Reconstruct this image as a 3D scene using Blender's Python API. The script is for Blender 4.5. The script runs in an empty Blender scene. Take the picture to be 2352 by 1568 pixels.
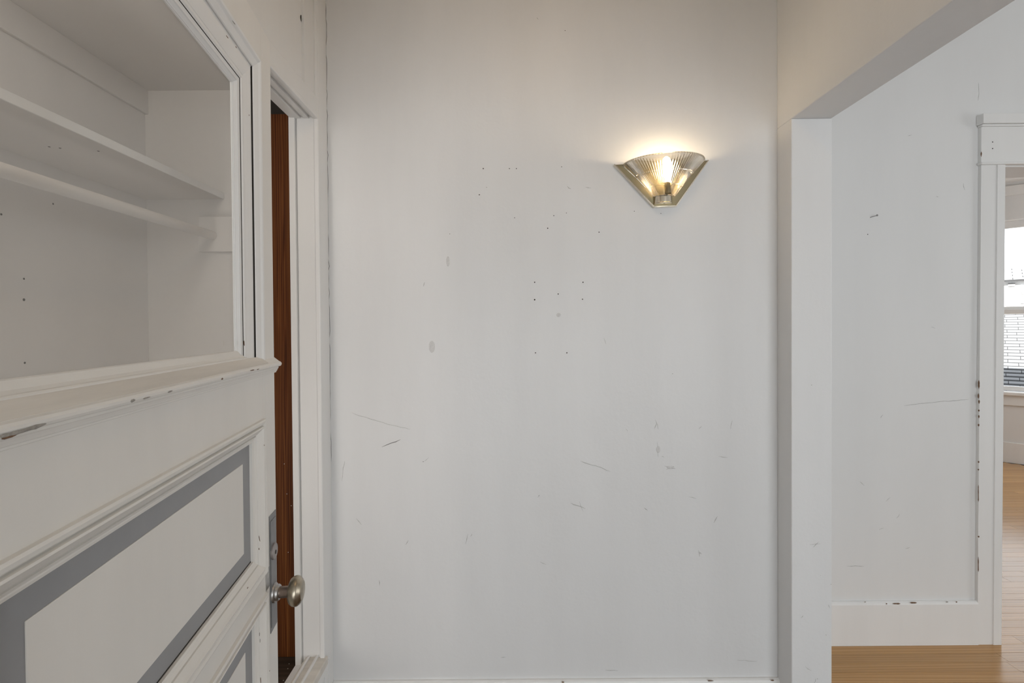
import bpy, bmesh, math, random
from mathutils import Vector, Matrix
random.seed(7)
C = bpy.context.scene.collection
scn = bpy.context.scene

# ------------------------------------------------------------------ camera
F, EYE = 1130.0, 1.40                       # focal length in pixels (2352 wide), eye height
PITCH, ROLL = math.radians(0.68), 0.0075
U0, V0 = 1165.0, 763.4                      # principal point
cam_d = bpy.data.cameras.new('camera')
cam = bpy.data.objects.new('camera', cam_d); C.objects.link(cam)
cam_d.sensor_fit = 'HORIZONTAL'; cam_d.sensor_width = 36.0
cam_d.lens = 36.0 * F / 2352.0
cam_d.shift_x = (1176.0 - U0) / 2352.0
cam_d.shift_y = -(784.0 - V0) / 2352.0
cam_d.clip_start = 0.02
cam.matrix_world = Matrix.Translation((0, 0, EYE)) @ Matrix.Rotation(math.pi/2 - PITCH, 4, 'X') @ Matrix.Rotation(-ROLL, 4, 'Z')
scn.camera = cam

# ------------------------------------------------------------------ world, sun, lamps, exposure
w = bpy.data.worlds.new('world'); scn.world = w; w.use_nodes = True
bg = w.node_tree.nodes['Background']
bg.inputs[0].default_value = (0.93, 0.96, 1.0, 1); bg.inputs[1].default_value = 2.6
def lamp(name, kind, loc, look, energy, color=(1, 1, 1), size=(1, 1)):
    l = bpy.data.lights.new(name, kind); o = bpy.data.objects.new(name, l); C.objects.link(o)
    l.energy = energy; l.color = color
    if kind == 'AREA':
        l.shape = 'RECTANGLE'; l.size, l.size_y = size
    o.location = loc
    o.rotation_euler = (Vector(look) - Vector(loc)).to_track_quat('-Z', 'Y').to_euler()
    return o
sun = lamp('sun', 'SUN', (0, 0, 8), (5.0, 5.0, 8 - 7.07 * math.tan(math.radians(22.9))), 36.0, (1, .97, .92))
sun.data.angle = 0.009
lamp('daylight_behind', 'AREA', (0.25, -2.9, .92), (0.25, 0, .92), 45, (0.90, 0.955, 1.0), (2.4, 1.9))
lamp('daylight_right_room', 'AREA', (2.05, -2.6, 1.4), (1.9, 2.2, 1.35), 36, (0.93, 0.97, 1.0), (1.5, 1.8))
lamp('bay_room_fill', 'AREA', (5.6, 3.0, 1.5), (3.5, 4.2, 1.0), 36, (0.97, 0.985, 1.0), (1.0, 1.6))  # added unseen fill that brightens the bay room
lamp('closet_fill', 'AREA', (-.95, .34, .98), (-.98, 1.6, 1.45), 4.7, (1, .95, .90), (.4, 1.3))  # added fill at the near end, brightens the closet; no known fitting
lamp('door_side_fill', 'AREA', (5.6, .25, 1.45), (-.4, .7, 1.3), 30, (0.95, 0.98, 1.0), (1.4, 1.7))  # added fill from the right to lift the door; no window modelled there
lamp('closet_top_fill', 'AREA', (-.80, .36, 2.02), (-1.1, 1.3, 2.0), 2.1, (1, .93, .86), (.15, .30))  # second added fill, for the space above the closet shelf
lamp('passage_top_fill', 'AREA', (.15, .75, 2.72), (.15, 1.2, 1.6), 2.0, (1, .74, .48), (.35, .35))  # added warm fill for the upper passage walls, not a known fitting
vs = scn.view_settings
vs.view_transform = 'Standard'; vs.look = 'None'; vs.gamma = 1.0; vs.exposure = 0.0
vs.use_curve_mapping = False
scn.display_settings.display_device = 'sRGB'

# ------------------------------------------------------------------ helpers
class MB:
    """collects vertices and faces of one mesh object"""
    def __init__(s): s.v = []; s.f = []
    def box(s, x0, x1, y0, y1, z0, z1):
        b = len(s.v)
        for z in (z0, z1):
            s.v += [(x0, y0, z), (x1, y0, z), (x1, y1, z), (x0, y1, z)]
        s.f += [tuple(b+i for i in q) for q in ((3,2,1,0),(4,5,6,7),(0,1,5,4),(1,2,6,5),(2,3,7,6),(3,0,4,7))]
        return s
    def prism(s, ring0, ring1, caps=True):
        b = len(s.v); n = len(ring0); s.v += list(ring0) + list(ring1)
        for i in range(n):
            j = (i+1) % n; s.f.append((b+i, b+j, b+n+j, b+n+i))
        if caps: s.f.append(tuple(b+i for i in reversed(range(n)))); s.f.append(tuple(b+n+i for i in range(n)))
        return s
    def strip(s, rows, closed=False):
        b = len(s.v); n = len(rows[0])
        for r in rows: s.v += list(r)
        for k in range(len(rows)-1):
            for i in range(n if closed else n-1):
                j = (i+1) % n
                s.f.append((b+k*n+i, b+k*n+j, b+(k+1)*n+j, b+(k+1)*n+i))
        return s
    def poly(s, pts):
        b = len(s.v); s.v += list(pts); s.f.append(tuple(range(b, b+len(pts)))); return s
    def lathe(s, prof, frame, n=32, a0=0, a1=2*math.pi):
        """prof = [(r, t)], frame(r cos, r sin, t) -> point"""
        full = abs(a1-a0-2*math.pi) < 1e-6; m = n if full else n+1; rows = []
        for r, t in prof:
            rows.append([frame(r*math.cos(a0+(a1-a0)*k/n), r*math.sin(a0+(a1-a0)*k/n), t) for k in range(m)])
        return s.strip(rows, full)
    def build(s, name, mat, parent=None, bevel=0, smooth=False, segs=2):
        me = bpy.data.meshes.new(name); me.from_pydata(s.v, [], s.f)
        bm = bmesh.new(); bm.from_mesh(me)
        bmesh.ops.remove_doubles(bm, verts=bm.verts, dist=1e-6)
        bmesh.ops.recalc_face_normals(bm, faces=bm.faces); bm.to_mesh(me); bm.free()
        if mat: me.materials.append(mat)
        o = bpy.data.objects.new(name, me); C.objects.link(o)
        if parent is not None: o.parent = parent
        if bevel:
            m = o.modifiers.new('bevel', 'BEVEL'); m.width = bevel; m.segments = segs; m.limit_method = 'ANGLE'; m.angle_limit = math.radians(40)
        if smooth:
            for p in me.polygons: p.use_smooth = True
        return o

def empty(name, loc=(0, 0, 0), rot=(0, 0, 0)):
    o = bpy.data.objects.new(name, None); C.objects.link(o); o.location = loc; o.rotation_euler = rot
    o.empty_display_size = 0.1; return o
def tag(o, label=None, cat=None, group=None, kind=None):
    if label: o['label'] = label
    if cat: o['category'] = cat
    if group: o['group'] = group
    if kind: o['kind'] = kind
    return o
def struct(o, label): return tag(o, label=label, kind='structure')

def ray(u, v):                               # photo pixel -> direction
    p, q = u - U0, v - V0; n = 1 + ROLL*ROLL
    a, b = (p - ROLL*q)/n, (q + ROLL*p)/n
    x, z = a/F, -b/F
    return Vector((x, math.cos(PITCH) + z*math.sin(PITCH), z*math.cos(PITCH) - math.sin(PITCH)))
E0 = Vector((0, 0, EYE))
def onY(u, v, Y): r = ray(u, v); return E0 + r*(Y/r.y)
def onX(u, v, X): r = ray(u, v); return E0 + r*(X/r.x)

# ------------------------------------------------------------------ materials
def nt(name):
    m = bpy.data.materials.new(name); m.use_nodes = True
    t = m.node_tree; return m, t, t.nodes, t.links, t.nodes['Principled BSDF']
def coords(N, L, scale=(1, 1, 1), kind='Object', rot=(0, 0, 0)):
    tc = N.new('ShaderNodeTexCoord'); mp = N.new('ShaderNodeMapping')
    mp.inputs['Scale'].default_value = scale; mp.inputs['Rotation'].default_value = rot
    L.new(tc.outputs[kind], mp.inputs[0]); return mp.outputs[0]
def noise(N, L, vec, scale, detail=4, rough=.55):
    n = N.new('ShaderNodeTexNoise'); n.inputs['Scale'].default_value = scale
    n.inputs['Detail'].default_value = detail; n.inputs['Roughness'].default_value = rough
    L.new(vec, n.inputs['Vector']); return n.outputs['Fac']
def ramp(N, L, fac, stops):
    r = N.new('ShaderNodeValToRGB'); e = r.color_ramp.elements
    while len(e) < len(stops): e.new(.5)
    for k, (p, c) in enumerate(stops): e[k].position = p; e[k].color = (*c, 1)
    L.new(fac, r.inputs[0]); return r.outputs[0]
def bump(N, L, h, strength, dist, prev=None):
    b = N.new('ShaderNodeBump'); b.inputs['Strength'].default_value = strength; b.inputs['Distance'].default_value = dist
    L.new(h, b.inputs['Height'])
    if prev: L.new(prev, b.inputs['Normal'])
    return b.outputs[0]

def paint(name, col, rough=.5, mottle=.04, bumps=.15, bdist=.002, streak=(6, 6, 1.2), fine=90, lump=0):
    m, t, N, L, B = nt(name)
    v = coords(N, L, streak)
    n1 = noise(N, L, v, 1.0, 5, .6)
    c0 = tuple(c*(1-mottle) for c in col); c1 = tuple(min(1, c*(1+mottle)) for c in col)
    L.new(ramp(N, L, n1, [(.3, c0), (.7, c1)]), B.inputs['Base Color'])
    v2 = coords(N, L); h = noise(N, L, v2, fine, 3, .6)
    nrm = bump(N, L, h, bumps, bdist)
    if lump:
        nrm = bump(N, L, noise(N, L, v2, 9, 4, .5), lump, .02, nrm)
    L.new(nrm, B.inputs['Normal'])
    B.inputs['Roughness'].default_value = rough
    return m
def plain(name, col, rough=.5, metal=0, var=.08, scale=40, bstr=.1):
    m, t, N, L, B = nt(name)
    v = coords(N, L); n = noise(N, L, v, scale, 4)
    L.new(ramp(N, L, n, [(.3, tuple(c*(1-var) for c in col)), (.7, tuple(min(1, c*(1+var)) for c in col))]), B.inputs['Base Color'])
    L.new(bump(N, L, n, bstr, .001), B.inputs['Normal'])
    B.inputs['Roughness'].default_value = rough; B.inputs['Metallic'].default_value = metal
    return m
M = {}
M['wall'] = paint('wall_paint', (.79, .792, .79), .42, .025, .22, .0015, (5, 5, .8), 70, .10)
M['wall2'] = paint('far_wall_paint', (.79, .79, .782), .45, .02, .12, .001, (4, 4, .8), 70, .05)
M['trim'] = paint('trim_paint', (.83, .825, .81), .36, .02, .10, .0008, (9, 9, 1), 120)
M['door'] = paint('door_paint', (.79, .765, .72), .38, .03, .12, .0008, (8, 8, 2), 110)
M['ledge'] = paint('worn_ledge_paint', (.70, .66, .60), .5, .12, .2, .001, (3, 30, 30), 90)
M['grey'] = paint('grey_paint', (.30, .303, .31), .45, .06, .12, .0008, (7, 7, 7), 110)
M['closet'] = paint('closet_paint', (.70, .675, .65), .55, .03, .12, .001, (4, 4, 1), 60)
M['ceil'] = paint('ceiling_paint', (.80, .79, .77), .7, .02, .1, .001, (3, 3, 3), 60)
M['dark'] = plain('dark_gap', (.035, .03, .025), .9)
M['chip'] = plain('bare_wood_chip', (.16, .09, .05), .8, 0, .3, 400)
M['chipgrey'] = plain('old_paint_chip', (.33, .31, .28), .8, 0, .2, 400)
M['scuff'] = plain('scuff_grey', (.50, .495, .48), .6, 0, .2, 300)
M['scuffdark'] = plain('scuff_dark', (.22, .215, .21), .6, 0, .25, 300)
M['smudge'] = plain('smudge_grey', (.66, .655, .645), .5, 0, .08, 200)
M['dust'] = plain('dust', (.7, .66, .6), .9)

def wood(name, cols, scale, rough, axis='Z', coat=0, rnd=0, ring=1.0):
    m, t, N, L, B = nt(name)
    sc = {'Z': (scale, scale, scale*.022), 'X': (scale*.05, scale, scale)}[axis]
    tc = N.new('ShaderNodeTexCoord'); mp = N.new('ShaderNodeMapping'); mp.inputs['Scale'].default_value = sc
    L.new(tc.outputs['Object'], mp.inputs[0]); vec = mp.outputs[0]
    if rnd:
        oi = N.new('ShaderNodeObjectInfo'); ad = N.new('ShaderNodeVectorMath'); ad.operation = 'ADD'
        ml = N.new('ShaderNodeMath'); ml.operation = 'MULTIPLY'; ml.inputs[1].default_value = 57
        L.new(oi.outputs['Random'], ml.inputs[0]); L.new(vec, ad.inputs[0]); L.new(ml.outputs[0], ad.inputs[1]); vec = ad.outputs[0]
    n1 = noise(N, L, vec, 1.0, 6, .6)
    wv = N.new('ShaderNodeTexWave'); wv.wave_type = 'BANDS'; wv.bands_direction = 'Y' if axis == 'X' else 'X'
    wv.inputs['Scale'].default_value = .9*ring; wv.inputs['Distortion'].default_value = 9 if axis == 'X' else 22; wv.inputs['Detail'].default_value = 3
    wv.inputs['Detail Scale'].default_value = .7
    L.new(vec, wv.inputs['Vector'])
    mx = N.new('ShaderNodeMix'); mx.data_type = 'FLOAT'; mx.inputs[0].default_value = .42 if axis == 'X' else .30
    L.new(n1, mx.inputs[2]); L.new(wv.outputs['Fac'], mx.inputs[3])
    col = ramp(N, L, mx.outputs[0], [(.15, cols[0]), (.5, cols[1]), (.85, cols[2])])
    if rnd:
        hs = N.new('ShaderNodeHueSaturation'); mr = N.new('ShaderNodeMapRange')
        mr.inputs['To Min'].default_value = 1-rnd; mr.inputs['To Max'].default_value = 1+rnd
        L.new(oi.outputs['Random'], mr.inputs['Value']); L.new(mr.outputs[0], hs.inputs['Value']); L.new(col, hs.inputs['Color']); col = hs.outputs[0]
    L.new(col, B.inputs['Base Color'])
    L.new(bump(N, L, mx.outputs[0], .12, .0006), B.inputs['Normal'])
    if axis == 'Z': B.inputs['Specular IOR Level'].default_value = .15
    B.inputs['Roughness'].default_value = rough; B.inputs['Coat Weight'].default_value = coat; B.inputs['Coat Roughness'].default_value = .2
    return m
M['oak'] = wood('oak_floor', ((.40, .20, .058), (.50, .265, .085), (.58, .335, .125)), 22, .20, 'X', .12, .10)
M['oakbase'] = wood('oak_underfloor', ((.10, .05, .02), (.13, .07, .03), (.16, .09, .04)), 18, .5, 'X')
M['redwood'] = wood('varnished_redwood', ((.026, .006, .0015), (.105, .030, .007), (.235, .088, .022)), 38, .55, 'Z', .0, 0, 1.4)
M['closetfloor'] = wood('dark_closet_boards', ((.030, .020, .013), (.05, .034, .022), (.07, .048, .032)), 18, .55, 'X')
M['brass'] = plain('antique_brass', (.27, .23, .145), .42, 1, .05, 30, .02)
M['brasslip'] = plain('bright_brass', (.80, .74, .62), .22, 1, .03, 30, .02)
M['knob'] = plain('worn_bronze', (.42, .37, .29), .34, 1, .25, 60, .15)
M['shank'] = plain('brown_bronze', (.36, .29, .25), .40, 1, .25, 60, .15)
M['steel'] = plain('aged_steel', (.48, .47, .46), .4, 1, .15, 80, .1)
M['lockgrey'] = plain('painted_lock_grey', (.20, .20, .205), .4, .2, .1, 60, .1)
M['cyl'] = plain('tarnished_cylinder', (.34, .31, .30), .45, .5, .15, 60, .1)

def glass_mat(name, tint, refl, haze, hazecol=(.8, .8, .78), rough=.02):
    m = bpy.data.materials.new(name); m.use_nodes = True; t = m.node_tree; N = t.nodes; L = t.links
    N.remove(N['Principled BSDF']); out = N['Material Output']
    tr = N.new('ShaderNodeBsdfTransparent'); tr.inputs[0].default_value = (*tint, 1)
    gl = N.new('ShaderNodeBsdfGlossy'); gl.inputs['Roughness'].default_value = rough
    df = N.new('ShaderNodeBsdfDiffuse'); df.inputs[0].default_value = (*hazecol, 1)
    lw = N.new('ShaderNodeLayerWeight'); lw.inputs['Blend'].default_value = refl
    m1 = N.new('ShaderNodeMixShader'); m2 = N.new('ShaderNodeMixShader')
    ge = N.new('ShaderNodeNewGeometry'); iv = N.new('ShaderNodeMath'); iv.operation = 'SUBTRACT'; iv.inputs[0].default_value = 1.0
    ml = N.new('ShaderNodeMath'); ml.operation = 'MULTIPLY'      # reflect on the outer faces only: a thin pane has no total reflection inside
    L.new(ge.outputs['Backfacing'], iv.inputs[1]); L.new(lw.outputs['Fresnel'], ml.inputs[0]); L.new(iv.outputs[0], ml.inputs[1])
    L.new(ml.outputs[0], m1.inputs[0]); L.new(tr.outputs[0], m1.inputs[1]); L.new(gl.outputs[0], m1.inputs[2])
    m2.inputs[0].default_value = haze; L.new(m1.outputs[0], m2.inputs[1]); L.new(df.outputs[0], m2.inputs[2])
    L.new(m2.outputs[0], out.inputs[0]); return m
M['pane'] = glass_mat('door_glass', (.96, .96, .95), .16, .10)
M['window'] = glass_mat('window_glass', (.97, .98, .98), .15, .0)
m, t, N, L, B = nt('ribbed_glass')
B.inputs['Base Color'].default_value = (.97, .95, .90, 1); B.inputs['Transmission Weight'].default_value = 1; B.inputs['IOR'].default_value = 1.45; B.inputs['Roughness'].default_value = .04
tr = N.new('ShaderNodeBsdfTransparent'); tr.inputs[0].default_value = (.95, .92, .86, 1); mx = N.new('ShaderNodeMixShader'); mx.inputs[0].default_value = .12
L.new(B.outputs[0], mx.inputs[1]); L.new(tr.outputs[0], mx.inputs[2]); L.new(mx.outputs[0], N['Material Output'].inputs[0]); M['shade'] = m
m, t, N, L, B = nt('bulb_glow'); B.inputs['Emission Color'].default_value = (1, .76, .48, 1); B.inputs['Emission Strength'].default_value = 85
B.inputs['Base Color'].default_value = (1, .9, .8, 1); M['bulb'] = m

# ------------------------------------------------------------------ main dimensions (metres)
XL, XR, D = -.608, .924, 1.684               # left wall, right wall, back wall of the passage
WT = .132                                    # wall thickness at the right opening
YJ = 1.599                                   # end face of the right wall stub
ZB = 2.066                                   # underside of the beam
Y2 = 2.14                                    # wall of the room beyond
CEIL = 2.80
TH = math.atan(173/1130.0)                   # door swing

# ------------------------------------------------------------------ shell
wb = struct(MB().box(-1.30, XR+WT, D, Y2, 0, CEIL).build('wall_back', M['wall']), 'white scuffed plaster wall behind the glass wall lamp')
wr = empty('wall_right')
struct(wr, 'white wall stub and overhead beam at the opening right of the wall lamp')
MB().box(XR, XR+WT, YJ, D, 0, ZB).build('wall_stub', M['wall'], wr, .003)
MB().box(XR, XR+WT, -1.2, D, ZB, CEIL).build('beam', M['wall'], wr, .003)
MB().box(XR, XR+WT, -1.32, -1.2, 0, CEIL).build('wall_stub', M['wall'], wr)
# far wall with a doorway
DX0, DX1, DZ = 2.150, 2.985, 2.074
wf = empty('wall_far'); struct(wf, 'white wall of the room beyond the opening, with a cased doorway')
MB().box(XR, DX0-.02, Y2, Y2+.15, 0, CEIL).build('wall_face', M['wall2'], wf)
MB().box(DX1+.02, 5.75, Y2, Y2+.15, 0, CEIL).build('wall_face', M['wall2'], wf)
MB().box(DX0-.02, DX1+.02, Y2, Y2+.15, DZ+.02, CEIL).build('wall_face', M['wall2'], wf)
jl = MB().box(DX0-.02, DX0, Y2-.004, Y2+.154, 0, DZ).build('jamb', M['trim'], wf)
MB().box(DX1, DX1+.02, Y2-.004, Y2+.154, 0, DZ).build('jamb', M['trim'], wf)
MB().box(DX0-.02, DX1+.02, Y2-.004, Y2+.154, DZ, DZ+.02).build('jamb_head', M['trim'], wf)
# ceiling slab and outer walls
def slab(name, pts, z0, z1, mat, par=None): return MB().prism([(x, y, z0) for x, y in pts], [(x, y, z1) for x, y in pts]).build(name, mat, par)
outer = [(-2.3, -3.4), (5.87, -3.4), (5.87, 4.25), (4.25, 5.87), (-2.3, 5.87)]
struct(slab('ceiling', outer, CEIL, CEIL+.22, M['ceil']), 'white plaster ceiling over the passage and rooms')
fl = struct(slab('floor', outer, -.2, -.012, M['oakbase']), 'oak strip floor of the rooms')
struct(MB().box(-2.3, 5.87, -3.4, -3.2, 0, CEIL).build('wall_rear', M['wall2']), 'white wall behind the viewpoint')
struct(MB().box(-2.3, -2.15, -3.2, .17, 0, CEIL).build('wall_rear_side', M['wall2']), 'white side wall behind the viewpoint')
struct(MB().box(5.75, 5.87, -3.2, 4.24, 0, CEIL).build('wall_outer', M['wall2']), 'white outer wall at the far right of the rooms')
struct(MB().box(-2.3, 4.19, 5.75, 5.87, 0, CEIL).build('wall_end', M['wall2']), 'white end wall of the room behind the doorway')
struct(MB().box(XR, XR+.12, Y2+.15, 5.75, 0, CEIL).build('wall_side', M['wall2']), 'white side wall of the room behind the doorway')
struct(MB().box(-2.3, -.362, .15, .27, 0, CEIL).box(-.362, XR, .15, .27, 2.05, CEIL).build('wall_front', M['wall2']), 'short white wall carrying the hinges of the glazed door')

# bay wall along X + Y = 9.945, local x along (1,-1)
S2 = math.sqrt(.5)
bayroot = empty('wall_bay', (4.9725, 4.9725, 0), (0, 0, -math.pi/4))
struct(bayroot, 'angled white bay wall under and around the bright window')
# local: x to the right, y outward; window x -0.45..0.55
wx0, wx1, wz0, wz1 = -.42, .58, .70, 2.43
MB().box(-1.1, wx0, 0, .14, 0, CEIL).build('wall_face', M['wall2'], bayroot)
MB().box(wx1, 1.1, 0, .14, 0, CEIL).build('wall_face', M['wall2'], bayroot)
MB().box(wx0, wx1, 0, .14, 0, wz0).build('wall_face', M['wall2'], bayroot)
MB().box(wx0, wx1, 0, .14, wz1, CEIL).build('wall_face', M['wall2'], bayroot)
MB().box(-1.1, 1.1, -.018, 0, 2.665, 2.764).build('picture_rail', M['trim'], bayroot, .004)
win = empty('window_1', (4.9725, 4.9725, 0), (0, 0, -math.pi/4)); struct(win, 'white sash window in the bay with a bright outdoor view')
MB().box(wx0, wx0+.05, .02, .12, wz0, wz1).box(wx1-.05, wx1, .02, .12, wz0, wz1).box(wx0, wx1, .02, .12, 2.425, wz1).build('window_frame', M['trim'], win)
sf = MB().box(wx0+.05, wx1-.05, .075, .11, 2.355, 2.425).box(wx0+.05, wx0+.10, .075, .11, 1.53, 2.425).box(wx1-.10, wx1-.05, .075, .11, 1.53, 2.425).box(wx0+.05, wx1-.05, .075, .11, 1.52, 1.566).build('upper_sash', M['trim'], win, .003)
sg = MB().box(wx0+.05, wx1-.05, .035, .07, .72, .763).box(wx0+.05, wx0+.10, .035, .07, .72, 1.52).box(wx1-.10, wx1-.05, .035, .07, .72, 1.52).box(wx0+.05, wx1-.05, .035, .07, 1.488, 1.535).build('lower_sash', M['trim'], win, .003)
MB().box(wx0+.09, wx1-.09, .088, .092, 1.55, 2.37).build('pane', M['window'], sf)
MB().box(wx0+.09, wx1-.09, .05, .054, .75, 1.50).build('pane', M['window'], sg)
MB().box(wx0-.06, wx1+.06, -.05, .06, .676, .712).build('window_sill', M['trim'], win, .008)
MB().box(wx0-.02, wx1+.02, -.020, 0, .575, .676).build('apron', M['trim'], win, .005)
bb = struct(MB().box(4.9725-.001, 4.9725, 0, .001, 0, .001).build('baseboard_bay', M['trim']), 'white baseboard under the bay window')
bpy.data.objects.remove(bb)
bb = empty('baseboard_bay', (4.9725, 4.9725, 0), (0, 0, -math.pi/4)); struct(bb, 'white baseboard under the bay window')
MB().box(-1.1, 1.1, -.016, 0, 0, .204).build('board', M['trim'], bb, .003)

# floor boards: each strip its own object
plank_meshes = {}
row = 0; y = 1.560
while y < 5.70:
    x = 1.06 - random.random()*.7
    xm = min(5.74, 9.93 - (y+.057))
    while x < xm - .02:
        ln = random.choice([1.1, 1.4, 1.7, 2.1]) if y < 4 else random.choice([1.7, 2.1, 2.6])
        x1 = min(x+ln, xm)
        x0 = max(x, 1.057 if y < Y2+.1 else 1.045)
        if x1 - x0 > .03 and not (Y2-.06 < y < Y2+.15 and False):
            key = (round(x1-x0, 4))
            if key not in plank_meshes:
                mb = MB().box(0, x1-x0-.0012, 0, .0556, -.012, 0)
                o = mb.build('plank', M['oak'], fl); plank_meshes[key] = o.data
            else:
                o = bpy.data.objects.new('plank', plank_meshes[key]); C.objects.link(o); o.parent = fl
            o.location = (x0, y, 0)
        x = x1
    y += .0571; row += 1

# ------------------------------------------------------------------ baseboards
def hboard(name, x0, x1, y, z1, label, t=.016):
    r = MB()
    prof = [(y, 0), (y-t, 0), (y-t, z1-.012), (y-t+.004, z1-.004), (y-t+.009, z1), (y, z1)]
    r.prism([(x0, a, b) for a, b in prof], [(x1, a, b) for a, b in prof])
    return struct(r.build(name, M['trim']), label)
hboard('baseboard_back', XL+.001, XR, D, .186, 'white baseboard at the foot of the wall with the lamp')
hboard('baseboard_far', XR+WT, 2.040, Y2, .190, 'chipped white baseboard left of the doorway')

# ------------------------------------------------------------------ casing of the far doorway
tc_ = empty('trim_1', (2.105, Y2, 0)); struct(tc_, 'white door casing with a flat head and crown around the doorway')
def cas(name, mb, bev=.002): 
    o = mb.build(name, M['trim'], None, bev); o.parent = tc_; o.matrix_parent_inverse = Matrix.Translation(tc_.location).inverted(); return o
p0 = Y2 - .014
cas('casing', MB().prism([(2.0376, Y2, 0), (2.0376, p0, 0), (2.1035, p0, 0), (2.1035, p0-.003, 0), (2.1397, p0-.003, 0), (2.1397, Y2, 0)],
                         [(2.0462, Y2, 2.084), (2.0462, p0, 2.084), (2.1130, p0, 2.084), (2.1130, p0-.003, 2.084), (2.1475, p0-.003, 2.084), (2.1475, Y2, 2.084)]), .001)
cas('casing', MB().box(2.982, 3.09, p0, Y2, 0, 2.084))
cas('casing_bead', MB().prism([(2.1015, p0, 0), (2.1045, p0-.005, 0), (2.1085, p0, 0)], [(2.111, p0, 2.083), (2.114, p0-.005, 2.083), (2.118, p0, 2.083)]))
cas('casing_head', MB().box(2.045, 3.092, p0-.001, Y2, 2.084, 2.262))
cas('head_bead', MB().box(2.038, 3.10, p0-.010, Y2, 2.080, 2.092), .005)
cas('crown', MB().box(2.036, 3.106, p0-.020, Y2, 2.252, 2.294), .002)
cas('crown_bead', MB().box(2.040, 3.10, p0-.011, Y2, 2.243, 2.252), .003)

# ------------------------------------------------------------------ left wall: closet front
JY, OZ0, OZ1 = 1.610, .322, 2.088            # far jamb, sill and head of the closet opening
OY0 = .50
wl = empty('wall_left'); struct(wl, 'white panelled wall with the closet opening left of the lamp wall')
MB().box(XL-.092, XL, JY, D, 0, 2.7).build('stile', M['trim'], wl, .002)                 # board beside the corner
MB().box(XL-.092, XL, .27, OY0, 0, CEIL).build('stile', M['trim'], wl)
MB().box(XL-.092, XL-.004, OY0, JY, 0, .300).build('apron_panel', M['trim'], wl)
MB().box(XL-.092, XL, OY0, JY, OZ1, 2.145).build('head_rail', M['trim'], wl, .003)
MB().box(XL-.092, XL-.013, OY0, 1.52, 2.145, CEIL).build('upper_panel', M['trim'], wl)
MB().box(XL-.092, XL-.005, 1.512, 1.582, 2.140, CEIL).build('panel_strip', M['trim'], wl, .001)
MB().box(XL-.092, XL-.009, 1.582, 1.594, 2.140, CEIL).build('panel_groove', M['trim'], wl)
MB().prism([(XL-.09, 1.594, 2.14), (XL-.004, 1.594, 2.14), (XL-.001, 1.60, 2.14), (XL-.001, 1.626, 2.14), (XL-.007, 1.634, 2.14), (XL-.09, 1.634, 2.14)],
           [(XL-.09, 1.594, CEIL), (XL-.004, 1.594, CEIL), (XL-.001, 1.60, CEIL), (XL-.001, 1.626, CEIL), (XL-.007, 1.634, CEIL), (XL-.09, 1.634, CEIL)]).build('panel_strip', M['trim'], wl)
MB().box(XL-.092, XL-.001, 1.634, D, 2.69, CEIL).build('stile_top', M['trim'], wl)
# jamb reveal with stop and bead
MB().box(XL-.070, XL-.012, JY-.006, JY+.004, OZ0-.02, OZ1).build('jamb_board', M['trim'], wl, .001)
MB().box(XL-.094, XL-.074, JY-.014, JY+.002, OZ0-.04, OZ1).build('jamb_stop', M['trim'], wl, .002)
MB().box(XL-.014, XL+.0015, JY-.012, JY+.004, OZ0-.02, OZ1-.004).build('jamb_bead', M['trim'], wl, .004, segs=3)
MB().box(XL-.012, XL+.0015, OY0, JY-.002, OZ1-.012, OZ1+.004).build('head_bead', M['trim'], wl, .003)
# head with two sliding tracks, sill with two ridges
MB().box(XL-.090, XL-.058, OY0, JY, OZ1-.008, OZ1+.004).box(XL-.046, XL-.030, OY0, JY, OZ1-.008, OZ1+.004).box(XL-.018, XL-.010, OY0, JY, OZ1-.008, OZ1+.004).build('head_track', M['trim'], wl, .001)
MB().box(XL-.062, XL+.010, OY0, JY, OZ0-.028, OZ0-.002).build('sill', M['ledge'], wl, .003)
MB().box(XL-.053, XL-.047, OY0, JY, OZ0-.004, OZ0+.004).build('sill_ridge', M['trim'], wl, .001)
MB().box(XL-.026, XL-.020, OY0, JY, OZ0-.004, OZ0+.006).build('sill_ridge', M['trim'], wl, .001)
MB().box(XL-.006, XL+.006, OY0, JY, OZ0-.060, OZ0-.030).build('sill_molding', M['trim'], wl, .004)
MB().prism([(XL, 1.627, 0), (XL+.004, 1.627, 0), (XL+.004, 1.640, 0), (XL, 1.640, 0)], [(XL, 1.634, OZ0-.03), (XL+.004, 1.634, OZ0-.03), (XL+.004, 1.642, OZ0-.03), (XL, 1.642, OZ0-.03)]).build('stile_bead', M['trim'], wl)
# screw left in its hole on the upper panel
sp = onX(692, 43, XL-.013)
hole = MB().lathe([(.0001, 0), (.0085, 0), (.0085, -.001)], lambda a, b, t: (XL-.0125-t*0, sp.y+a, sp.z+b*1.25), 20).build('screw_hole', M['dark'], wl)
MB().lathe([(.0001, .0012), (.0035, .001), (.0045, 0)], lambda a, b, t: (XL-.0122+t, sp.y+.002+a, sp.z-.003+b), 14).build('screw', M['steel'], wl, smooth=True)

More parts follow.
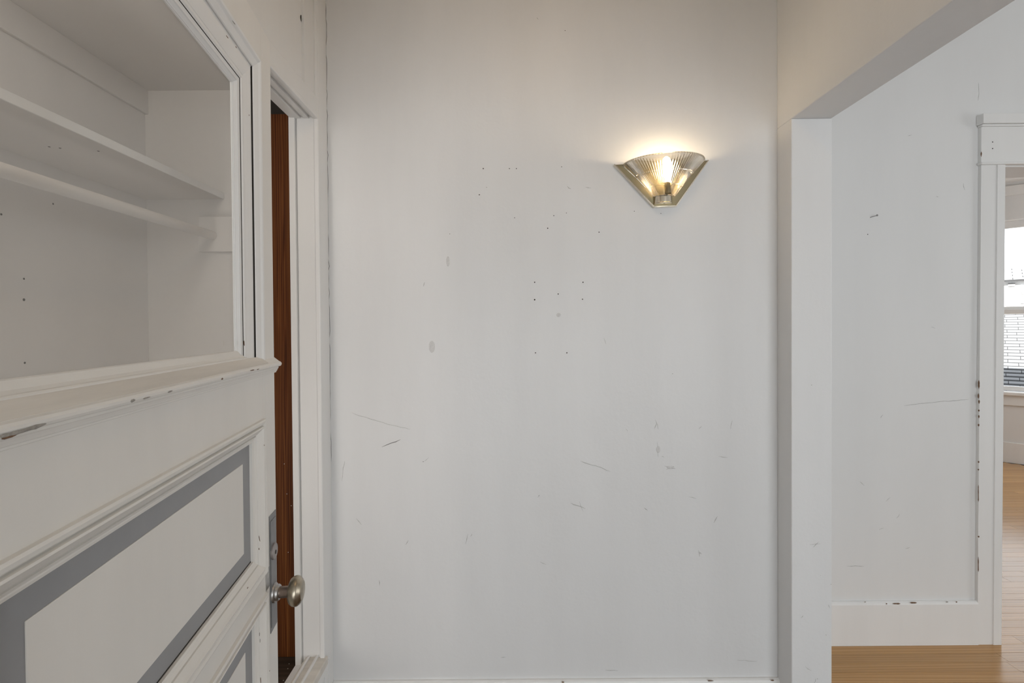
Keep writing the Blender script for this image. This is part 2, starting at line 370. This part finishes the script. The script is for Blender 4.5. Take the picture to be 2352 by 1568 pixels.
# closet interior
CX, CY, CF, CC = -1.210, 1.66, .285, 2.20
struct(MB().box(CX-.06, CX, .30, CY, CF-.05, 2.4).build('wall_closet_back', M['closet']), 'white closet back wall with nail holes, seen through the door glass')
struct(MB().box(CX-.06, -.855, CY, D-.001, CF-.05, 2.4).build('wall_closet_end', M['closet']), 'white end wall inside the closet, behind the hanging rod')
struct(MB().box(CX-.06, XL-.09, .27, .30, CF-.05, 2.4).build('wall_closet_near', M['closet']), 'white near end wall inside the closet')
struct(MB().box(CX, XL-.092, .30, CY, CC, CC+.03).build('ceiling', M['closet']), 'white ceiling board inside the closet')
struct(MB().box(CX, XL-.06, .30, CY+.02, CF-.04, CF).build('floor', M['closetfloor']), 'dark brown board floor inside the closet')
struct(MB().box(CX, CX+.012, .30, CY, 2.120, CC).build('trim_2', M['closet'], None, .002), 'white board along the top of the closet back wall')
rw = MB().box(-.855, XL-.03, CY-.004, CY+.016, CF, 2.118).build('wood_panel', M['redwood'], None, .002)
tag(rw, 'tall narrow strip of reddish brown varnished wood between the open door and the closet jamb', 'panel')
rt = MB().box(-.855, XL-.03, CY+.014, CY+.02, 2.118, 2.4).build('void_shade_board', M['dark']); struct(rt, 'near-black board standing in for the unlit void above the brown wood strip')  # shade of the void is put into the near-black colour
# shelf, rod, cleats
sh = empty('closet_shelf', (CX, 1.0, 1.835)); tag(sh, 'long white closet shelf above the hanging rod, seen through the door glass', 'shelf')
def sub(root, name, mb, mat, bev=0, **k):
    o = mb.build(name, mat, None, bev, **k); o.parent = root; o.matrix_parent_inverse = Matrix.Translation(root.location).inverted(); return o
sub(sh, 'shelf_board', MB().box(CX, -.952, .31, CY-.001, 1.836, 1.856), M['closet'], .001)
sub(sh, 'lit_front_edge', MB().box(-.952, -.948, .31, CY-.001, 1.8355, 1.8565), M['trim'], .001)  # paler paint than the board: the light on this edge is in the colour
br = tag(MB().prism([(-1.026, CY-.02, 1.657), (-.86, CY-.02, 1.657), (-.86, CY-.02, 1.774), (-1.026, CY-.02, 1.774)],
                    [(-1.026, CY, 1.657), (-.86, CY, 1.657), (-.86, CY, 1.774), (-1.026, CY, 1.774)]).build('rod_bracket', M['closet'], None, .002),
         'small white board on the closet end wall that carries the rod', 'bracket')
rod = tag(MB().lathe([(.0001, .31), (.0148, .31), (.0148, CY-.021), (.0001, CY-.021)], lambda a, b, t: (-.978+a, t, 1.711+b), 28).build('closet_rod', M['closet'], None, 0, True),
          'white round hanging rod below the closet shelf', 'rod')
m_ = rod.modifiers.new('edges', 'EDGE_SPLIT'); m_.split_angle = math.radians(50)

# ------------------------------------------------------------------ the glazed door
W = .775
dr = empty('door_1', (-.4743 + math.sin(TH)*W, 1.0 - math.cos(TH)*W, 0), (0, 0, -(math.pi/2 - TH)))
struct(dr, 'cream panelled door with a large glass pane, standing open on the left')
def P(s, h, z): return (s - W, h, z)         # s from the free edge, h out of the face
class DB(MB):
    def sb(self, s0, s1, h0, h1, z0, z1): return self.box(s0-W, s1-W, h0, h1, z0, z1)
    def frame(self, s0, s1, z0, z1, prof, sides='lrtb', legz=None):
        def ring(w):
            zb = z0 + w if legz is None else legz
            return [(s0+w, zb), (s0+w, z1-w), (s1-w, z1-w), (s1-w, zb)]
        segs = {'r': (0, 1), 't': (1, 2), 'l': (2, 3), 'b': (3, 0)}
        for c in sides:
            i, j = segs[c]; rows = []
            for end in (i, j):
                rows.append([P(ring(wv)[end][0], h, ring(wv)[end][1]) for wv, h in prof])
            self.strip(rows)
        return self
ZT = 1.9785
DB().sb(0, .058, -.040, 0, .012, ZT).sb(.0575, .070, -.040, 0, .012, 1.335).build('stile', M['door'], dr, .0015)
DB().sb(W-.058, W, -.040, 0, .012, ZT).sb(.678, W-.0575, -.040, 0, .012, 1.335).build('stile', M['door'], dr, .0015)
DB().sb(.0575, W-.0575, -.040, 0, 1.909, ZT-.0002).build('top_rail', M['door'], dr)
DB().sb(.0575, W-.0575, -.040, -.0003, 1.229, 1.330).build('middle_rail', M['door'], dr)
DB().sb(.0575, W-.0575, -.040, -.0003, .8975, .9375).build('lock_rail', M['door'], dr)
DB().sb(.0575, W-.0575, -.040, -.0003, .0122, .250).build('bottom_rail', M['door'], dr)
# back side of the glazing frame
DB().sb(.0575, .100, -.040, -.0275, 1.33, 1.909).sb(W-.100, W-.0575, -.040, -.0275, 1.33, 1.909).sb(.100, W-.100, -.040, -.0275, 1.866, 1.909).sb(.100, W-.100, -.040, -.0275, 1.33, 1.345).build('glazing_frame', M['door'], dr)
DB().sb(.099, W-.099, -.0275, -.0246, 1.344, 1.867).build('glass_pane', M['pane'], dr)
gA = [(-.0005, -.004), (0, .0012), (.004, .0004), (.008, -.0028), (.0098, -.0034), (.0115, -.0026), (.021, -.0062), (.0220, -.0080)]
gGap = [(.0220, -.0080), (.0225, -.0125), (.0258, -.0125), (.0262, -.0098)]
gB = [(.0260, -.0098), (.029, -.0094), (.034, -.0096), (.046, -.0112), (.0545, -.0130), (.0555, -.0142), (.0575, -.0142), (.0582, -.0118), (.0630, -.0118), (.0662, -.0138)]
gCrack = [(.0662, -.0138), (.0664, -.0152), (.0667, -.0150)]
gStop = [(.0667, -.0150), (.0704, -.0158), (.0710, -.0160), (.0735, -.0158), (.0745, -.0176), (.0780, -.0205), (.0795, -.0208), (.0800, -.0222), (.0815, -.0224), (.0815, -.0245)]
G = dict(s0=.058, s1=W-.058, z0=1.34, z1=1.909)
om = DB().frame(prof=gA, sides='lrt', legz=1.334, **G).build('outer_molding', M['trim'], dr)
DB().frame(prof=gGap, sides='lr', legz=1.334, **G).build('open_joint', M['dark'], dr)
DB().frame(prof=[(.021, -.0062), (.0214, -.0102), (.0256, -.0104), (.0260, -.0098)], sides='t', legz=1.334, **G).build('joint', M['trim'], dr)
DB().frame(prof=gB, sides='lrt', legz=1.334, **G).build('glazing_bead', M['trim'], dr)
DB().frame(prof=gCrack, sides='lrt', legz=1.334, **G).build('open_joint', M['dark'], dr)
DB().frame(prof=gStop, sides='lrt', legz=1.352, **G).build('glass_stop', M['trim'], dr)
# ledge under the glass
lp = [(-.0275, 1.335), (-.0240, 1.3600), (-.0215, 1.3612), (-.0195, 1.3600), (-.0185, 1.3580), (-.0150, 1.3525), (-.0115, 1.3495), (-.0100, 1.3488), (-.0085, 1.3492), (-.0072, 1.3478), (-.0068, 1.3462),
      (.0085, 1.3335), (.0115, 1.3320), (.0132, 1.3295), (.0132, 1.3268), (.0118, 1.3242), (.0098, 1.3232), (.0070, 1.3228), (.0073, 1.3200), (.0062, 1.3188), (.0048, 1.3160), (.0040, 1.3138), (.0024, 1.3130), (.0026, 1.3110), (0, 1.3100), (-.0275, 1.3100)]
inner = [p for p in lp if p[0] <= -.0068]; 
a_in = [(-.0275, 1.335)] + lp[1:11] + [(-.0275, 1.340)]
DB().prism([P(.1255, h, z) for h, z in lp[1:11] + [(-.0068, 1.334), (-.027, 1.334)]], [P(W-.1255, h, z) for h, z in lp[1:11] + [(-.0068, 1.334), (-.027, 1.334)]]).build('glass_stop', M['door'], dr)
out = [(-.026, 1.3462), (-.0068, 1.3462)] + lp[11:]
lg = DB().prism([P(-.0035, h, z) for h, z in out], [P(W+.0035, h, z) for h, z in out]).build('ledge', M['door'], dr)
DB().prism([P(.062, h+.0003*0, z) for h, z in [(-.0068, 1.3466), (.0084, 1.33395), (.0083, 1.3335), (-.0069, 1.346)]], [P(W-.06, h, z) for h, z in [(-.0068, 1.3466), (.0084, 1.33395), (.0083, 1.3335), (-.0069, 1.346)]]).build('worn_top', M['ledge'], lg)
# moulded panels
pm = [(-.0005, -.002), (0, .0052), (.003, .0064), (.0075, .0052), (.0096, .0030), (.0102, .0006), (.0110, .0006), (.0120, .0056), (.0145, .0060), (.0175, .0030), (.0250, -.0030), (.0258, -.0062), (.0266, -.0062), (.0275, -.0040), (.0320, -.0070), (.0335, -.0070), (.0368, -.0082), (.0370, -.0140)]
for nm, z0, z1, fs in (('upper', .9375, 1.229, .031), ('lower', .250, .897, .031)):
    pn = DB().sb(.095, .653, -.034, -.0130, z0+.025, z1-.025).build('panel', M['grey'], dr)
    DB().sb(.141, .607, -.0135, -.0118, z0+.0675, z1-.066).build('raised_field', M['door'], pn, .001)['label'] = 'cream field inside the grey margin'
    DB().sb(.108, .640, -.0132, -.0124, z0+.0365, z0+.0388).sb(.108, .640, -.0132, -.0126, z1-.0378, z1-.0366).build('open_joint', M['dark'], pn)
    pn['label'] = 'recessed panel with a grey painted margin'
    DB().frame(.070, .678, z0, z1, pm).build('panel_molding', M['door'], dr)
# lock plate, cylinder, knob
lkp = DB().sb(.0060, .0462, -.001, .0012, .8030, 1.0330).sb(.0095, .0430, 0, .0024, .8130, 1.0215).build('lock_plate', M['lockgrey'], dr, .0006)
lkp['label'] = 'long grey painted lock plate on the door edge'
DB().sb(.0475, .0690, -.001, .0005, .8985, .9372).build('lock_strike_patch', M['steel'], dr)
def knobframe(sc, zc): return lambda a, b, t: P(sc + a, t, zc + b)
cy = MB().lathe([(.0001, .0062), (.0150, .0062), (.0160, .0052), (.0160, .001)], knobframe(.0285, .9580), 28).build('lock_cylinder', M['cyl'], lkp)
MB().lathe([(.0001, .0068), (.0040, .0066), (.0045, .0055)], knobframe(.0270, .9555), 16).build('keyhole', M['dark'], lkp)
kn = empty('door_knob', P(.027, 0, .8740)); kn.parent = dr
kf = lambda a, b, t: (a, t, b)
ro = MB().lathe([(.0185, .001), (.0185, .0050), (.0168, .0064), (.0150, .0066), (.0158, .0100), (.0142, .0128), (.0110, .0132)], kf, 32).build('rosette', M['steel'], kn, 0, True)
MB().lathe([(.0110, .006), (.0110, .0285), (.0125, .0300), (.0125, .0325)], kf, 28).build('shank', M['shank'], kn, 0, True)
kb = MB().lathe([(.0110, .0300), (.0165, .0305), (.0235, .0335), (.0276, .0385), (.0288, .0435), (.0280, .0480), (.0255, .0515), (.0232, .0528), (.0228, .0540), (.0195, .0552), (.0190, .0562), (.0150, .0572), (.0144, .0566), (.0120, .0576), (.0001, .0582)], kf, 40).build('knob', M['knob'], kn, 0, True)

# ------------------------------------------------------------------ wall lamp
SX, SZ, SY = .527, 1.952, D
sc = empty('wall_lamp', (SX, SY, SZ), (0, math.radians(-2.2), 0))
tag(sc, 'lit fan shaped wall lamp with ribbed glass shade on a brass plate', 'wall lamp')
pl = [(-.160, 0), (.158, 0), (.043, -.149), (-.032, -.149)]
MB().prism([(x, -.0105, z) for x, z in pl], [(x, 0, z) for x, z in pl]).build('back_plate', M['brass'], sc, .0008)
for (a, b) in ((0, 3), (1, 2), (3, 2)):
    (x0, z0), (x1, z1) = pl[a], pl[b]
    dx, dz = x1-x0, z1-z0; l = math.hypot(dx, dz); nx, nz = -dz/l*.0018, dx/l*.0018
    q = [(x0+nx, z0+nz), (x1+nx, z1+nz), (x1-nx, z1-nz), (x0-nx, z0-nz)]
    MB().prism([(x, -.0135, z) for x, z in q], [(x, -.0005, z) for x, z in q]).build('plate_lip', M['brasslip'], sc)
# shade: fluted half cone with two steps
cxs = .004
prof = [(.0345, -.1170), (.0440, -.1050), (.0580, -.0870), (.0600, -.0868), (.0610, -.0840), (.0935, -.0470), (.0960, -.0466), (.0972, -.0440), (.1325, -.0085), (.1350, -.0060), (.1352, -.0030), (.1335, -.0022)]
NS = 252
def shade_row(r, z, fl, k):
    row = []
    for i in range(NS+1):
        a = math.pi * i/NS
        q = r + (fl*math.cos(i*math.pi/3)*min(1, r/.06) if 14 < i < NS-14 and k < len(prof)-2 else 0)
        row.append((cxs - q*math.cos(a), -.011 - q*math.sin(a)*.80, z))
    return row
rows_o = [shade_row(r, z, .0026, k) for k, (r, z) in enumerate(prof)]
rows_i = [shade_row(r-.0050, z+.0004, 0, k) for k, (r, z) in reversed(list(enumerate(prof)))]
shm = MB().strip(rows_o + rows_i + [rows_o[0]])
for side in (0, NS):
    n_ = len(prof)
    for k in range(n_-1):
        q = [rows_o[k][side], rows_o[k+1][side], rows_i[n_-2-k][side], rows_i[n_-1-k][side]]
        shm.poly(q)
shd = shm.build('shade', M['shade'], sc)
shd['label'] = 'clear ribbed glass half cone'
rim = MB()
rows = []
for i in range(65):
    a = math.pi*i/64
    c0 = Vector((cxs - .1343*math.cos(a), -.011 - .1343*.8*math.sin(a), -.0030))
    rd = Vector((-math.cos(a), -math.sin(a), 0))
    rows.append([tuple(c0 + rd*(.0020*math.cos(t)) + Vector((0, 0, .0020*math.sin(t)))) for t in [2*math.pi*k/8 for k in range(8)]])
rim.strip(rows, True).build('rim', M['shade'], shd, 0, True)
MB().lathe([(.0001, -.1425), (.0300, -.1425), (.0315, -.1415), (.0325, -.1405), (.0310, -.1385), (.0310, -.1190), (.0330, -.1180), (.0330, -.1160), (.0001, -.1160)], lambda a, b, t: (cxs-.006+a, -.010-abs(b)*.95, t), 40, 0, math.pi).build('collar', M['brasslip'], sc)
MB().lathe([(.0001, -.1430), (.0028, -.1430), (.0028, -.1424)], lambda a, b, t: (cxs-.006+a, -.026+b, t), 12).build('collar_screw', M['dark'], sc)
MB().lathe([(.0105, -.116), (.0105, -.084), (.008, -.079)], lambda a, b, t: (cxs+a, -.052+b, t), 20).build('socket', M['brass'], sc, 0, True)
MB().lathe([(.0075, -.080), (.0080, -.068), (.0130, -.052), (.0170, -.036), (.0165, -.022), (.0120, -.011), (.0050, -.006), (.0001, -.005)], lambda a, b, t: (cxs+.004+a, -.052+b, t), 24).build('bulb', M['bulb'], sc, 0, True)

# nail left in the far wall
nl = empty('nail', tuple(onY(1999, 499, Y2))); tag(nl, 'dark bent nail sticking out of the white wall right of the opening', 'nail')
for nm, p in (('nail_shaft', [(0, 0, 0), (.004, -.016, .001), (.010, -.026, .003)]), ):
    mb = MB(); rows = [[(c[0] + .0014*math.cos(t), c[1], c[2] + .0014*math.sin(t)) for t in [k*math.pi/4 for k in range(8)]] for c in p]
    mb.strip(rows, True).build(nm, M['scuffdark'], nl, 0, True)
MB().lathe([(.0001, .001), (.004, .001), (.004, -.0005), (.0001, -.0005)], lambda a, b, t: (.010+a, -.026-t, .003+b), 12).build('nail_head', M['scuffdark'], nl)

# ------------------------------------------------------------------ nail holes, scratches, chips (thin raised or sunk marks on the surfaces)
def mark(parent, name, mat, pts3, nrm, wd):
    """a jagged stroke lying on a surface"""
    mb = MB(); n = Vector(nrm); rows = []
    for i, p in enumerate(pts3):
        q = Vector(pts3[min(i+1, len(pts3)-1)]) - Vector(pts3[max(i-1, 0)])
        s = n.cross(q).normalized() * wd * (.5 if 0 < i < len(pts3)-1 else .12) * random.uniform(.7, 1.2)
        b = Vector(p); rows.append([tuple(b - s), tuple(b - s*.5 + n*.0005), tuple(b + s*.5 + n*.0005), tuple(b + s)])
    return mb.strip(rows).build(name, mat, parent)
hole_mesh = {}
def hole(parent, p, nrm, r, mat='dark', name='nail_hole', sz=1.0):
    key = (round(nrm[0]), round(nrm[1]), round(nrm[2]), mat)
    if key not in hole_mesh:
        q = Vector(nrm).to_track_quat('Z', 'Y')
        o = MB().lathe([(.02, .35), (.75, .35), (1, 0)], lambda a, b, t: tuple(q @ Vector((a, b, t*.5))), 9).build(name, M[mat], parent)
        hole_mesh[key] = o.data
    else:
        o = bpy.data.objects.new(name, hole_mesh[key]); C.objects.link(o); o.parent = parent
    o.location = Vector(p); o.scale = (r, r, r*sz)
    if abs(nrm[2]) > .5: o.scale = (r, r, r)
    return o
def wbm(*px, wd=.0022, mat='scuff', name='scratch', Y=D, par=None, jit=1.0):
    pts = []
    for (u0, v0), (u1, v1) in zip(px[:-1], px[1:]):
        k = max(2, int(math.hypot(u1-u0, v1-v0)/9))
        for i in range(k): 
            f = i/k; pts.append(onY(u0+(u1-u0)*f + random.uniform(-jit, jit), v0+(v1-v0)*f + random.uniform(-jit, jit), Y))
    pts.append(onY(px[-1][0], px[-1][1], Y))
    return mark(par or wb, name, M[mat], pts, (0, -1, 0), wd)
for u, v, r in [(1110,387,2.4),(1170,387,2),(1186,387,2),(1101,447,2.4),(1182,500,1.8),(1258,524,2.4),(1272,495,2),(1301,489,1.6),(1376,533,2.2),(1033,537,1.4),
                (1228,648,2.6),(1228,688,3.2),(1282,675,2.4),(1339,648,2.6),(1338,687,2.4),(1230,810,2.4),(1302,810,2.6),(1290,383,1.8),(1118,430,1.2),(1238,1138,1.6),(1298,70,1.6),(1457,485,1.6),(1518,490,1.6),(1545,858,1.2),(972,1060,1.6)]:
    hole(wb, onY(u, v, D), (0, -1, 0), r*.00085)
wbm((878,1027), (898,1018), (920,1009), wd=.0030, mat='scuffdark')
wbm((808,948), (850,962), (900,976), (942,986), wd=.0016)
wbm((1333,1058), (1370,1070), (1403,1083), wd=.0022)
wbm((786,1104), (789,1075), (792,1058), wd=.0016)
for a in [((1506,963),(1512,985)), ((1503,985),(1509,970)), ((1510,1015),(1512,1050)), ((1525,1070),(1552,1076)), ((1530,1078),(1548,1070)), ((1518,1048),(1526,1050)),
          ((1682,965),(1678,985)), ((1438,985),(1442,990)), ((1605,985),(1612,978)), ((1234,1142),(1240,1135)), ((1605,1262),(1607,1278)), ((1603,1268),(1612,1272)),
          ((1310,1155),(1345,1168)), ((1330,1150),(1340,1175)), ((1480,1165),(1488,1172)), ((932,1252),(938,1240)), ((1150,1510),(1162,1508)), ((1650,1048),(1672,1050)),
          ((1345,430),(1358,432)), ((1302,428),(1312,434)), ((1070,1250),(1075,1225)), ((830,1205),(818,1190)), ((1420,1540),(1390,1538)), ((1580,1140),(1600,1145)), ((1690,1515),(1740,1518)), ((973,1060),(985,1050)), ((1232,40),(1237,45)), ((1085,1225),(1080,1232)), ((1240,1290),(1255,1296)), ((1388,775),(1392,790)), ((975,648),(972,658)), ((1640,1200),(1648,1185)), ((870,1330),(872,1345))]:
    wbm(*a, wd=random.uniform(.0016, .003))
# soft grey smudges
for u, v, a, b in [(992, 796, 7, 14), (1029, 600, 4, 12), (1283, 723, 5, 5), (1512, 1032, 5, 8), (1540, 1073, 9, 4)]:
    c = onY(u, v, D); k = .00149
    MB().lathe([(.02, .0006), (.7, .0005), (1, 0)], lambda x, y, t: (c.x + x*a*k, D - t, c.z + y*b*k), 14).build('smudge', M['smudge'] if 'smudge' in M else M['wall2'], wb)
# crack between the left board and the back wall
pts = []
v = 8
while v < 1060:
    u = 748.5 + (766-748.5)*(v/1568.0) + random.uniform(-1.2, 1.2)
    pts.append(Vector(onY(u, v, D))); v += random.uniform(10, 22)
mark(wb, 'corner_crack', M['scuffdark'], pts, (0, -1, 0), .0016)
# far wall
for u, v, r in [(1993,538,2.0),(2280,326,2.4),(2280,341,2.4)]:
    hole(wf, onY(u, v, Y2 if u < 2240 else p0-.001), (0, -1, 0), r*.0011)
for a in [((2075,932),(2120,926),(2170,921),(2225,917)), ((2022,960),(2028,952)), ((2138,750),(2148,754)), ((1975,1105),(1985,1115)), ((2035,1150),(2045,1142)), ((2060,1190),(2066,1180)), ((2020,1215),(2030,1212)), ((2150,450),(2156,452)), ((2085,312),(2095,309)), ((2212,420),(2216,436)), ((2080,1260),(2090,1256)), ((1945,1300),(1985,1300))]:
    wbm(*a, wd=.0024, Y=Y2, par=wf)
wbm((2247,232), (2248,215), (2247,190), wd=.002, Y=Y2, par=wf, mat='scuff')
for u, v0, v1 in [(2247.5,873,892),(2246.5,903,915),(2248,918,927),(2247.5,940,945),(2247.5,953,960),(2247,973,979),(2247,1058,1063),(2246.5,1113,1152),(2246.3,1278,1313),(2247,1230,1234),(2253,348,360),(2246.5,1076,1080)]:
    q0, q1 = onY(u+.8, v0, p0), onY(u+.8, v1, p0); n = max(3, int((v1-v0)/4))
    mark(tc_, 'paint_chip', M['chip'], [q0.lerp(q1, i/n) - Vector(tc_.location) for i in range(n+1)], (-.5, -.86, 0), .0052 if v1-v0 < 30 else .003)
bf = bpy.data.objects['baseboard_far']
for u, v, l, m_ in [(2050,1386,18,'chip'),(2090,1384,16,'chip'),(2035,1386,3,'chip'),(1985,1382,4,'chipgrey'),(2172,1382,6,'chipgrey'),(2195,1382,4,'chip')]:
    q = [onY(u + l*i/4.0, v, Y2-.0165) for i in range(5)]; mark(bf, 'paint_chip', M[m_], q, (0, -1, 0), .0055)
# baseboard in the passage
bk = bpy.data.objects['baseboard_back']
for u, v, l in [(1625,1563,14),(1770,1562,8),(1290,1566,6)]:
    q = [onY(u + l*i/4.0, v, D-.0165) for i in range(5)]; mark(bk, 'paint_chip', M['chip'], q, (0, -1, 0), .004)
# scuffs on the end of the stub
stub = bpy.data.objects['wall_stub']
for a in [((1903,1388),(1906,1396)), ((1860,1250),(1885,1248)), ((1868,1256),(1880,1244)), ((1840,1418),(1845,1413)), ((1896,1457),(1898,1459)), ((1871,1568),(1873,1558)), ((1876,1559),(1878,1557)), ((1850,1530),(1864,1540)), ((1862,885),(1866,883)), ((1883,1320),(1885,1322)), ((1908,1343),(1908,1340))]:
    wbm(*a, wd=.0024, Y=YJ, par=stub)
# closet back wall holes, shelf underside holes
wcb = bpy.data.objects['wall_closet_back']; she = sh
for u, v, r in [(55,640,2.4),(55,688,3.2),(57,833,2.6),(122,468,2.2),(3,492,2.4),(217,392,1.6)]:
    hole(wcb, onX(u, v, CX), (1, 0, 0), r*.0011)
for u, v in [(113,337),(138,340),(226,347)]:
    r = ray(u, v); p = E0 + r*((1.8355-EYE)/r.z)
    o = hole(she, p - Vector(sh.location), (0, 0, -1), .0028)
for u, v in [(242,416),(340,520)]:
    hole(wcb, onX(u, v, CX), (1, 0, 0), .0032)
# dust on the closet floor and flecks on the brown strip
cfl = bpy.data.objects['floor.001']
for u, v in [(661,1535),(651,1562),(664,1524),(697,1522)]:
    r = ray(u, v); p = E0 + r*((CF-EYE)/r.z); hole(cfl, p, (0, 0, 1), .0016, 'dust', 'dust_speck')
for u, v in [(653,1065),(659,1134),(669,1161),(678,1139),(662,1268),(672,740)]:
    hole(rw, onY(u, v, CY-.0042), (0, -1, 0), .0013, 'dust', 'paint_fleck')
# chips on the door ledge and mouldings (door local space)
inv = (Matrix.Translation(dr.location) @ Matrix.Rotation(-(math.pi/2 - TH), 4, 'Z')).inverted()
def on_door(u, v, h):
    o = inv @ E0; r = inv.to_3x3() @ ray(u, v); return o + r*((h - o.y)/r.y)
def dmark(px, h, mat, wd, nrm=(0, 1, 0)):
    pts = []
    for (u0, v0), (u1, v1) in zip(px[:-1], px[1:]):
        for i in range(4): pts.append(on_door(u0+(u1-u0)*i/4, v0+(v1-v0)*i/4, h))
    pts.append(on_door(px[-1][0], px[-1][1], h))
    mark(dr, 'paint_chip', M[mat], pts, nrm, wd)
for px, wd, mt in [([(574,851),(584,849)], .0020, 'chip'), ([(590,849),(595,847)], .0016, 'chip'), ([(508,871),(512,869)], .003, 'chip'),
                   ([(300,922),(310,918)], .0028, 'chipgrey'), ([(328,916),(345,911)], .0018, 'chipgrey'), ([(385,901),(396,897)], .0018, 'chipgrey'),
                   ([(0,1003),(30,996),(60,987),(105,973)], .0032, 'chipgrey'), ([(2,1008),(36,999)], .0020, 'chip')]:
    dmark(px, .0134, mt, wd)
for px, wd, mt in [([(541,106),(543,110)], .002, 'chip'), ([(533,47),(540,56)], .002, 'chipgrey'), ([(519,81),(524,88)], .0015, 'chip'),
                   ([(516,1458),(521,1448)], .002, 'chip'), ([(533,1430),(536,1427)], .002, 'chip'), ([(567,1352),(570,1348)], .002, 'chip')]:
    dmark(px, .0016, mt, wd)
for px, wd, mt in [([(596,1452),(596,1460)], .003, 'chipgrey'), ([(597,1467),(597,1475)], .003, 'chipgrey'), ([(594,1230),(597,1243)], .0022, 'chip'), ([(594,1258),(595,1262)], .003, 'chip'), ([(598,1555),(599,1568)], .003, 'chip'), ([(619,1539),(619,1541)], .003, 'chip'), ([(606,1021),(607,1023)], .002, 'chip'), ([(572,263),(572,266)], .002, 'chip'), ([(602,222),(603,226)], .002, 'chipgrey'), ([(560,782),(561,794)], .004, 'chip')]:
    dmark(px, .0062 if px[0][1] > 900 else -.008, mt, wd)

# ------------------------------------------------------------------ outside: neighbouring roof and house
M['shingle'] = plain('pale_grey_shingle', (.115, .117, .123), .85, 0, .10, 60, .3)
M['siding'] = plain('white_siding', (.78, .78, .77), .6)
M['louvre'] = plain('dark_vent', (.10, .10, .10), .8)
rf = empty('neighbour_roof', (9.0, 8.6, .40), (0, 0, -math.pi/4)); tag(rf, 'sunlit shingle roof of the house next door, seen low in the window', 'roof')
slope = math.atan(.34); M['deck'] = plain('course_shadow_deck', (.012, .012, .013), .9)  # near-black deck shows between courses in place of their shadow lines
cs, sn = math.cos(slope), math.sin(slope)
# local: x to the right, y away from the window, z up; eave below the view
def rp(x, l, h=0): return (x, -1.9 + l*cs - h*sn, -.65 + l*sn + h*cs)
MB().prism([rp(-2.6, 0, -.06), rp(2.8, 0, -.06), rp(2.8, 6.2, -.06), rp(-2.6, 6.2, -.06)], [rp(-2.6, 0, -.01), rp(2.8, 0, -.01), rp(2.8, 6.2, -.01), rp(-2.6, 6.2, -.01)]).build('roof_deck', M['deck'], rf)
sm = None; l = .3; k = 0
while l < 6.0:
    expo = .17; x = -.95 + (k % 2)*.16
    while x < 1.25:
        lw = random.choice([.30, .30, .33])
        tilt = random.uniform(.002, .007)
        mb = MB().prism([rp(x, l, -.012), rp(x+lw-.009, l, -.012), rp(x+lw-.009, l+.132, -.012), rp(x, l+.132, -.012)],
                        [rp(x, l, tilt), rp(x+lw-.009, l, tilt), rp(x+lw-.009, l+.132, -.009), rp(x, l+.132, -.009)])
        mb.build('shingle', M['shingle'], rf)
        x += lw
    l += expo; k += 1
nh = empty('neighbour_house', (14.2, 13.9, 0), (0, 0, -math.pi/4)); tag(nh, 'bright white house with a dark louvred vent behind the shingle roof', 'house')
MB().box(-3, 4, 0, .3, -1, 2.62).build('wall', M['siding'], nh)
for i in range(6): MB().box(-3, 4, -.012, .002, 1.1+i*.25, 1.345+i*.25).build('siding_board', M['siding'], nh)
vt = MB().box(.20, .82, -.05, -.01, 1.93, 2.44).build('vent', M['louvre'], nh)
for i in range(10): MB().box(.215, .805, -.08, -.045, 1.945+i*.049, 1.975+i*.049).build('slat', M['siding'], vt)
MB().prism([(-3.3, -.25, 2.55), (4.3, -.25, 2.55), (4.3, 1.6, 3.0), (-3.3, 1.6, 3.0)], [(-3.3, -.25, 2.60), (4.3, -.25, 2.60), (4.3, 1.6, 3.05), (-3.3, 1.6, 3.05)]).build('eave', M['deck'], nh)
for i in range(7):
    for j in range(6):
        x0, y0 = -1.2 + j*.42 + (i % 2)*.2, -.25 + i*.26; z0 = 2.603 + (y0+.25)*.243
        MB().prism([(x0, y0, z0), (x0+.405, y0, z0), (x0+.405, y0+.245, z0+.0595), (x0, y0+.245, z0+.0595)], [(x0, y0, z0+.015), (x0+.405, y0, z0+.015), (x0+.405, y0+.245, z0+.066), (x0, y0+.245, z0+.066)]).build('shingle', M['shingle'], nh)
MB().box(-.04, .10, -.10, -.012, 2.43, 2.51).build('lamp_box', M['louvre'], nh)
gr = MB().box(4.5, 40, 4.5, 40, -3.2, -3.0)
gp = [(5.9, 5.9), (40, -10), (40, 40), (-10, 40)]
struct(slab('ground', gp, -3.2, -3.0, M['oakbase']), 'ground between the houses')
